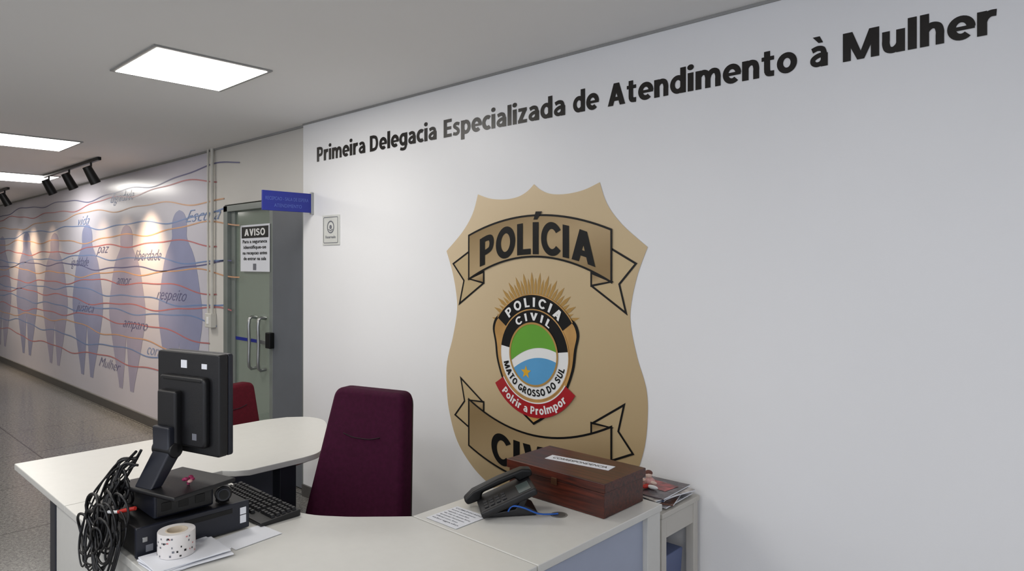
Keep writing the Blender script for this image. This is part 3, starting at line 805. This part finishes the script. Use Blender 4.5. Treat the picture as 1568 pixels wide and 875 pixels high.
# ------------------------------------------------------------------ cables
cb = group('cable_bundle')
random.seed(5)
U = random.uniform
for i in range(12):      # strands dropping from the monitor arm, over the PC and round the desk edge
    ox = U(-2.48, -2.28); e = U(-0.008, 0.008)
    pts = [(-2.31+U(-0.02, 0.03), -1.745+U(-0.015, 0.01), 1.03+U(-0.05, 0.03)), (-2.35+U(-0.03, 0.03), -1.775+e, 0.98+U(-0.03, 0.02)),
           ((ox-2.36)/2, -1.80+e, 0.92+U(-0.02, 0.03)), (ox, -1.83+e, 0.85+U(-0.02, 0.02)), (ox-0.02, -1.845+e, 0.78),
           (ox-0.015+U(-0.02, 0.02), -1.855+e, 0.71+U(-0.02, 0.04)), (ox+0.03, -1.855+e, 0.675+U(-0.01, 0.05)), (ox+0.085, -1.845+e, 0.72+U(-0.02, 0.03)), (ox+0.10, -1.83, 0.79+U(-0.02, 0.02)), (ox+0.06, -1.815, 0.85)]
    tube('cable_%d' % i, pts, random.choice([0.0026, 0.0034, 0.0044]), M_PLAST, cb, 8, 7)
for i in range(16):      # loose loops hanging over the side of the case
    cx, cz = U(-2.44, -2.24), U(0.76, 0.88); rx, rz = U(0.04, 0.075), U(0.03, 0.065); tl = U(-0.9, 0.9); yy = -1.812-0.0035*i
    pts = []
    for k in range(10):
        a = k*2*math.pi/10; px, pz = rx*math.cos(a), rz*math.sin(a)*(1+0.25*math.sin(a+i))
        pts.append((cx+px*math.cos(tl)-pz*math.sin(tl), yy+0.006*math.sin(2*a+i), cz+px*math.sin(tl)+pz*math.cos(tl)))
    tube('loop_%d' % i, pts, random.choice([0.0026, 0.0034, 0.0042]), M_PLAST, cb, 8, 5, True)
for i in range(14):      # upper heap in front of the power brick
    cx, cz = U(-2.44, -2.30), U(0.885, 0.94); rx, rz = U(0.03, 0.06), U(0.018, 0.034); tl = U(-0.6, 1.1); yy = -1.752-0.004*i
    pts = []
    for k in range(9):
        a = k*2*math.pi/9; px, pz = rx*math.cos(a), rz*math.sin(a)
        pts.append((cx+px*math.cos(tl)-pz*math.sin(tl), yy+0.008*math.sin(a+i), max(0.850, cz+px*math.sin(tl)+pz*math.cos(tl))))
    tube('heap_%d' % i, pts, random.choice([0.003, 0.0038, 0.0044]), M_PLAST, cb, 8, 5, True)
for i in range(7):
    cx, cy = U(-2.49, -2.455), U(-1.72, -1.62); rr = U(0.02, 0.03)
    pts = [(cx+rr*math.cos(a), cy+rr*1.9*math.sin(a), 0.849+0.007*i+0.004*math.sin(2*a)) for a in [k*2*math.pi/9 for k in range(9)]]
    tube('top_loop_%d' % i, pts, 0.004, M_PLAST, cb, 8, 5, True)
tube('red_plug', [(-2.245, -1.815, 0.878), (-2.22, -1.80, 0.886), (-2.195, -1.785, 0.893)], 0.006, M_CRED, cb, 8, 3)
tube('white_plug', [(-2.285, -1.83, 0.872), (-2.27, -1.825, 0.874), (-2.245, -1.815, 0.878)], 0.005, M_WHITE, cb, 8, 3)
tube('plug_lead', [(-2.42, -1.85, 0.84), (-2.35, -1.85, 0.865), (-2.285, -1.83, 0.872)], 0.004, M_PLAST, cb, 8, 5)
recenter(cb)

# ------------------------------------------------------------------ envelopes, papers, tape
ev = group('envelope_stack')
for i, (dx, dy, rz) in enumerate([(0, 0, 0.05), (0.01, 0.004, -0.08), (-0.006, 0.0, 0.12), (0.004, -0.004, -0.02)]):
    b = box('envelope_%d' % i, -0.07, 0.07, -0.105, 0.105, 0, 0.004, M_PAPER, ev, 0.001)
    b.location = (-2.068+dx, -1.69+dy, ZO+i*0.0045); b.rotation_euler = (0, 0, rz)
    t = mesh('flap_%d' % i, [(-0.07, -0.105, 0.0042), (-0.07, 0.105, 0.0042), (0.0, 0.0, 0.0046)], [(0, 2, 1)], mat('paper_shade', (214, 216, 224), 0.7), ev)
    t.location = b.location; t.rotation_euler = b.rotation_euler
ps2 = group('paper_sheet')
b = box('sheet', -0.06, 0.06, -0.08, 0.08, 0, 0.0015, M_PAPER, ps2); b.location = (-2.085, -1.49, ZO); b.rotation_euler = (0, 0, 0.1)
ps3 = group('paper_sheet')
b = box('sheet', -1.80, -1.65, -1.0, -0.855, ZO, ZO+0.0012, M_PAPER, ps3)
def desk_text(par, s, x, y, z, w, cap, rz=0.0, m=M_INK, nm='print'):
    v, f, ww = text_fit(s, w, cap, 0.005); c, qq = math.cos(rz), math.sin(rz)
    return mesh(nm, [(x+p[0]*c-p[1]*qq, y+p[0]*qq+p[1]*c, z) for p in v], f, m, par)
for i in range(7):
    desk_text(ps3, ['COMUNICADO', 'horario de atendimento', 'segunda a sexta-feira', 'das oito as dezoito horas', 'apresentar documento', 'oficial com foto', 'obrigado'][i], -1.79, -0.875-i*0.018, ZO+0.0018, 0.13-0.012*(i % 3), 0.008, nm='print_%d' % i)
recenter(ps3)

tr = group('tape_roll', (-2.085, -1.71, ZO+0.0185))
def lathe(name, prof, m, parent, n=40):
    v = []; f = []; k = len(prof)
    for i in range(n):
        a = 2*math.pi*i/n
        for r_, z in prof: v.append((r_*math.cos(a), r_*math.sin(a), z))
    for i in range(n):
        j = (i+1) % n
        for qq in range(k):
            q2 = (qq+1) % k
            f.append((i*k+qq, j*k+qq, j*k+q2, i*k+q2))
    ob = mesh(name, v, f, m, parent); fixn(ob); smooth(ob, 40); return ob
lathe('roll', [(0.030, 0.002), (0.050, 0.0), (0.051, 0.002), (0.051, 0.066), (0.050, 0.068), (0.030, 0.067)], mat('tape_paper', (222, 218, 216), 0.5), tr)
lathe('core', [(0.026, 0.001), (0.0302, 0.001), (0.0302, 0.068), (0.026, 0.068)], mat('cardboard', (206, 192, 172), 0.8), tr)
random.seed(3)
for i in range(70):
    a = random.uniform(0, 2*math.pi); z = 0.008+0.0125*(i % 5)+random.uniform(-0.001, 0.001); da = random.uniform(0.06, 0.13); hz = random.uniform(0.0018, 0.003)
    R = 0.0516
    m = [M_INK, mat('tape_pink', (200, 120, 120), 0.5), M_BLACK, M_INK][i % 4]
    vv = []
    for k in range(4):
        aa = a+da*k/3; vv += [(R*math.cos(aa), R*math.sin(aa), z-hz), (R*math.cos(aa), R*math.sin(aa), z+hz)]
    mesh('mark_%d' % i, vv, [(2*k, 2*k+2, 2*k+3, 2*k+1) for k in range(3)], m, tr)

# ------------------------------------------------------------------ phone
ph = group('desk_phone', (-1.645, -0.77, ZO), math.radians(52))
th = math.atan2(0.072, 0.18); HZ = 0.052
body = box('body', -0.10, 0.105, -0.085, 0.08, -0.012, 0.014, M_PLAST, ph, 0.008, 3)
body.rotation_euler = (0, -th, 0); body.location = (0, 0, HZ)
def onface(nm, x0, x1, y0, y1, hgt, m, bv=0.001):
    o = box(nm, x0, x1, y0, y1, 0.0135, 0.0135+hgt, m, ph, bv); o.rotation_euler = (0, -th, 0); o.location = (0, 0, HZ); return o
onface('display', 0.045, 0.09, -0.07, 0.01, 0.002, mat('lcd', (70, 80, 78), 0.2))
for r in range(4):
    for c in range(3): onface('button_%d_%d' % (r, c), -0.08+r*0.022, -0.065+r*0.022, -0.065+c*0.024, -0.048+c*0.024, 0.004, M_KEY)
prism('stand', [(-0.085, 0.0), (0.10, 0.0), (0.105, 0.012), (0.06, 0.035), (0.078, 0.08), (0.055, 0.075), (0.025, 0.026), (-0.075, 0.013)], 'y', -0.06, 0.055, M_PLAST, ph, 0.005)
def T(x, z): return (x*math.cos(th)-z*math.sin(th), HZ+x*math.sin(th)+z*math.cos(th))
hprof = [(-0.135, 0.012), (-0.085, 0.008), (-0.07, 0.030), (0.055, 0.030), (0.065, 0.012), (0.118, 0.012), (0.122, 0.035), (0.09, 0.050), (0.0, 0.054), (-0.10, 0.050), (-0.14, 0.034)]
prism('handset', [T(a, b) for a, b in hprof], 'y', 0.036, 0.082, M_BLACK, ph, 0.008, 3)
pts = []
for i in range(90):
    t = i/89; a = i*0.9
    pts.append((-0.12-0.02*math.sin(t*math.pi)+t*0.06+0.005*math.cos(a), 0.062+0.05*math.sin(t*math.pi), 0.012*(1-t)+0.008+0.005*math.sin(a)))
tube('coil_cord', pts, 0.0017, M_BLACK, ph, 5, 1)
pc2 = group('network_cable')
tube('cable', [(-1.59, -0.815, 0.775), (-1.575, -0.81, 0.795), (-1.55, -0.785, 0.79), (-1.52, -0.74, 0.765), (-1.50, -0.70, 0.757), (-1.485, -0.675, 0.756)], 0.003, M_CYAN, pc2)
recenter(pc2)

# ------------------------------------------------------------------ wooden box
wb_ = group('wooden_box')
box('body', -1.785, -1.345, -0.60, -0.355, ZO, 0.838, M_WOOD, wb_, 0.002)
box('lid', -1.793, -1.337, -0.607, -0.348, 0.840, 0.873, M_WOOD, wb_, 0.003)
lb = box('label', -0.135, 0.135, -0.028, 0.028, 0, 0.001, M_PAPER, wb_); lb.location = (-1.555, -0.462, 0.8732); lb.rotation_euler = (0, 0, 0.14)
desk_text(wb_, 'CORRESPONDENCIA', -1.665, -0.488, 0.8748, 0.23, 0.020, 0.14, M_BLACK, 'label_text')
box('hinge_1', -1.70, -1.67, -0.351, -0.347, 0.825, 0.85, M_STEEL, wb_, 0.001)
box('hinge_2', -1.45, -1.42, -0.351, -0.347, 0.825, 0.85, M_STEEL, wb_, 0.001)
box('latch', -1.57, -1.545, -0.611, -0.606, 0.825, 0.85, mat('latch_bronze', (90, 60, 40), 0.4, metal=0.6), wb_, 0.001)
recenter(wb_)

# ------------------------------------------------------------------ side table + things
stb = group('side_table')
M_ST = mat('side_table_white', (196, 192, 184), 0.45, var=0.02)
box('top', -1.75, -1.295, -0.305, -0.018, 0.68, 0.70, M_ST, stb, 0.003)
for i, (x, y) in enumerate([(-1.745, -0.30), (-1.335, -0.30), (-1.745, -0.058), (-1.335, -0.058)]):
    box('leg_%d' % i, x, x+0.035, y, y+0.035, 0.0, 0.68, M_ST, stb, 0.003)
box('apron_side', -1.315, -1.303, -0.265, -0.058, 0.60, 0.68, M_ST, stb, 0.002)
box('apron_front', -1.71, -1.335, -0.295, -0.283, 0.60, 0.68, M_ST, stb, 0.002)
box('shelf', -1.74, -1.305, -0.295, -0.03, 0.20, 0.215, M_ST, stb, 0.002)
prism('storage_bin', [(-1.66, 0.215), (-1.36, 0.215), (-1.34, 0.50), (-1.68, 0.50)], 'y', -0.25, -0.07, mat('bin_blue', (96, 108, 146), 0.5), stb, 0.006)
recenter(stb)
mg = group('magazine_stack')
cols = [(60, 60, 76), (150, 150, 156), (90, 60, 50), (190, 196, 204), (54, 66, 96), (170, 164, 160), (80, 72, 76)]
for i in range(7):
    b = box('magazine_%d' % i, -0.095, 0.095, -0.11, 0.11, 0, 0.0052, mat('magazine_cover_%d' % i, cols[i], 0.25, var=0.8, scale=22), mg, 0.001)
    b.location = (-1.425+0.010*((i*3) % 4)-0.01, -0.155, 0.7005+i*0.006); b.rotation_euler = (0, 0, -0.22+0.13*((i*2) % 5))
    p = box('pages_%d' % i, -0.093, 0.096, -0.108, 0.108, 0.001, 0.0045, M_PAPER, mg); p.location = b.location; p.rotation_euler = b.rotation_euler
c1 = flat('cover_photo', [(-0.07, -0.03), (0.06, -0.03), (0.06, 0.06), (-0.07, 0.06)], 0, mat('cover_photo', (150, 60, 60), 0.3, var=0.9, scale=30), mg)
c1.rotation_euler = (math.radians(-90), 0, -0.1); c1.location = (-1.41, -0.15, 0.7428)
dl = group('figurine')
def blob(nm, c, s, m, par):
    bm = bmesh.new(); bmesh.ops.create_uvsphere(bm, u_segments=18, v_segments=12, radius=1)
    me = bpy.data.meshes.new(nm); bm.to_mesh(me); bm.free(); me.materials.append(m)
    for v in me.vertices: v.co = Vector((v.co.x*s[0], v.co.y*s[1], v.co.z*s[2]))
    ob = bpy.data.objects.new(nm, me); link(ob, par); ob.location = c; smooth(ob, 80); return ob
SK = mat('doll_skin', (214, 188, 176), 0.6)
blob('body', (0, 0, 0.018), (0.022, 0.020, 0.018), M_PINK, dl)
blob('head', (-0.005, 0, 0.044), (0.014, 0.013, 0.014), SK, dl)
blob('hair', (-0.007, 0.003, 0.050), (0.016, 0.015, 0.011), mat('doll_hair', (100, 60, 50), 0.8), dl)
blob('arm_1', (0.022, -0.01, 0.020), (0.016, 0.007, 0.007), SK, dl)
blob('arm_2', (-0.022, -0.01, 0.022), (0.014, 0.007, 0.007), SK, dl)
blob('leg_1', (0.028, -0.026, 0.008), (0.024, 0.009, 0.008), M_WHITE, dl)
blob('leg_2', (0.002, -0.032, 0.008), (0.011, 0.022, 0.008), M_CRED, dl)
dl.location = (-1.43, -0.17, 0.7430)

# ------------------------------------------------------------------ world, camera
w = bpy.data.worlds.new('daylight'); scene.world = w; w.use_nodes = True
nt = w.node_tree; bg = nt.nodes['Background']
bg.inputs['Color'].default_value = (0.84, 0.89, 1.0, 1); bg.inputs['Strength'].default_value = 1.6
cam = bpy.data.cameras.new('camera'); co = bpy.data.objects.new('camera', cam); COL.objects.link(co)
cam.sensor_width = 36; cam.lens = 24.0; cam.shift_y = -0.0207; cam.clip_start = 0.05
co.location = (0, -2.51, 1.617); co.rotation_euler = (math.radians(90), 0, math.radians(42.84))
scene.camera = co
scene.view_settings.view_transform = 'Standard'
scene.view_settings.look = 'None'
scene.view_settings.exposure = 0.22
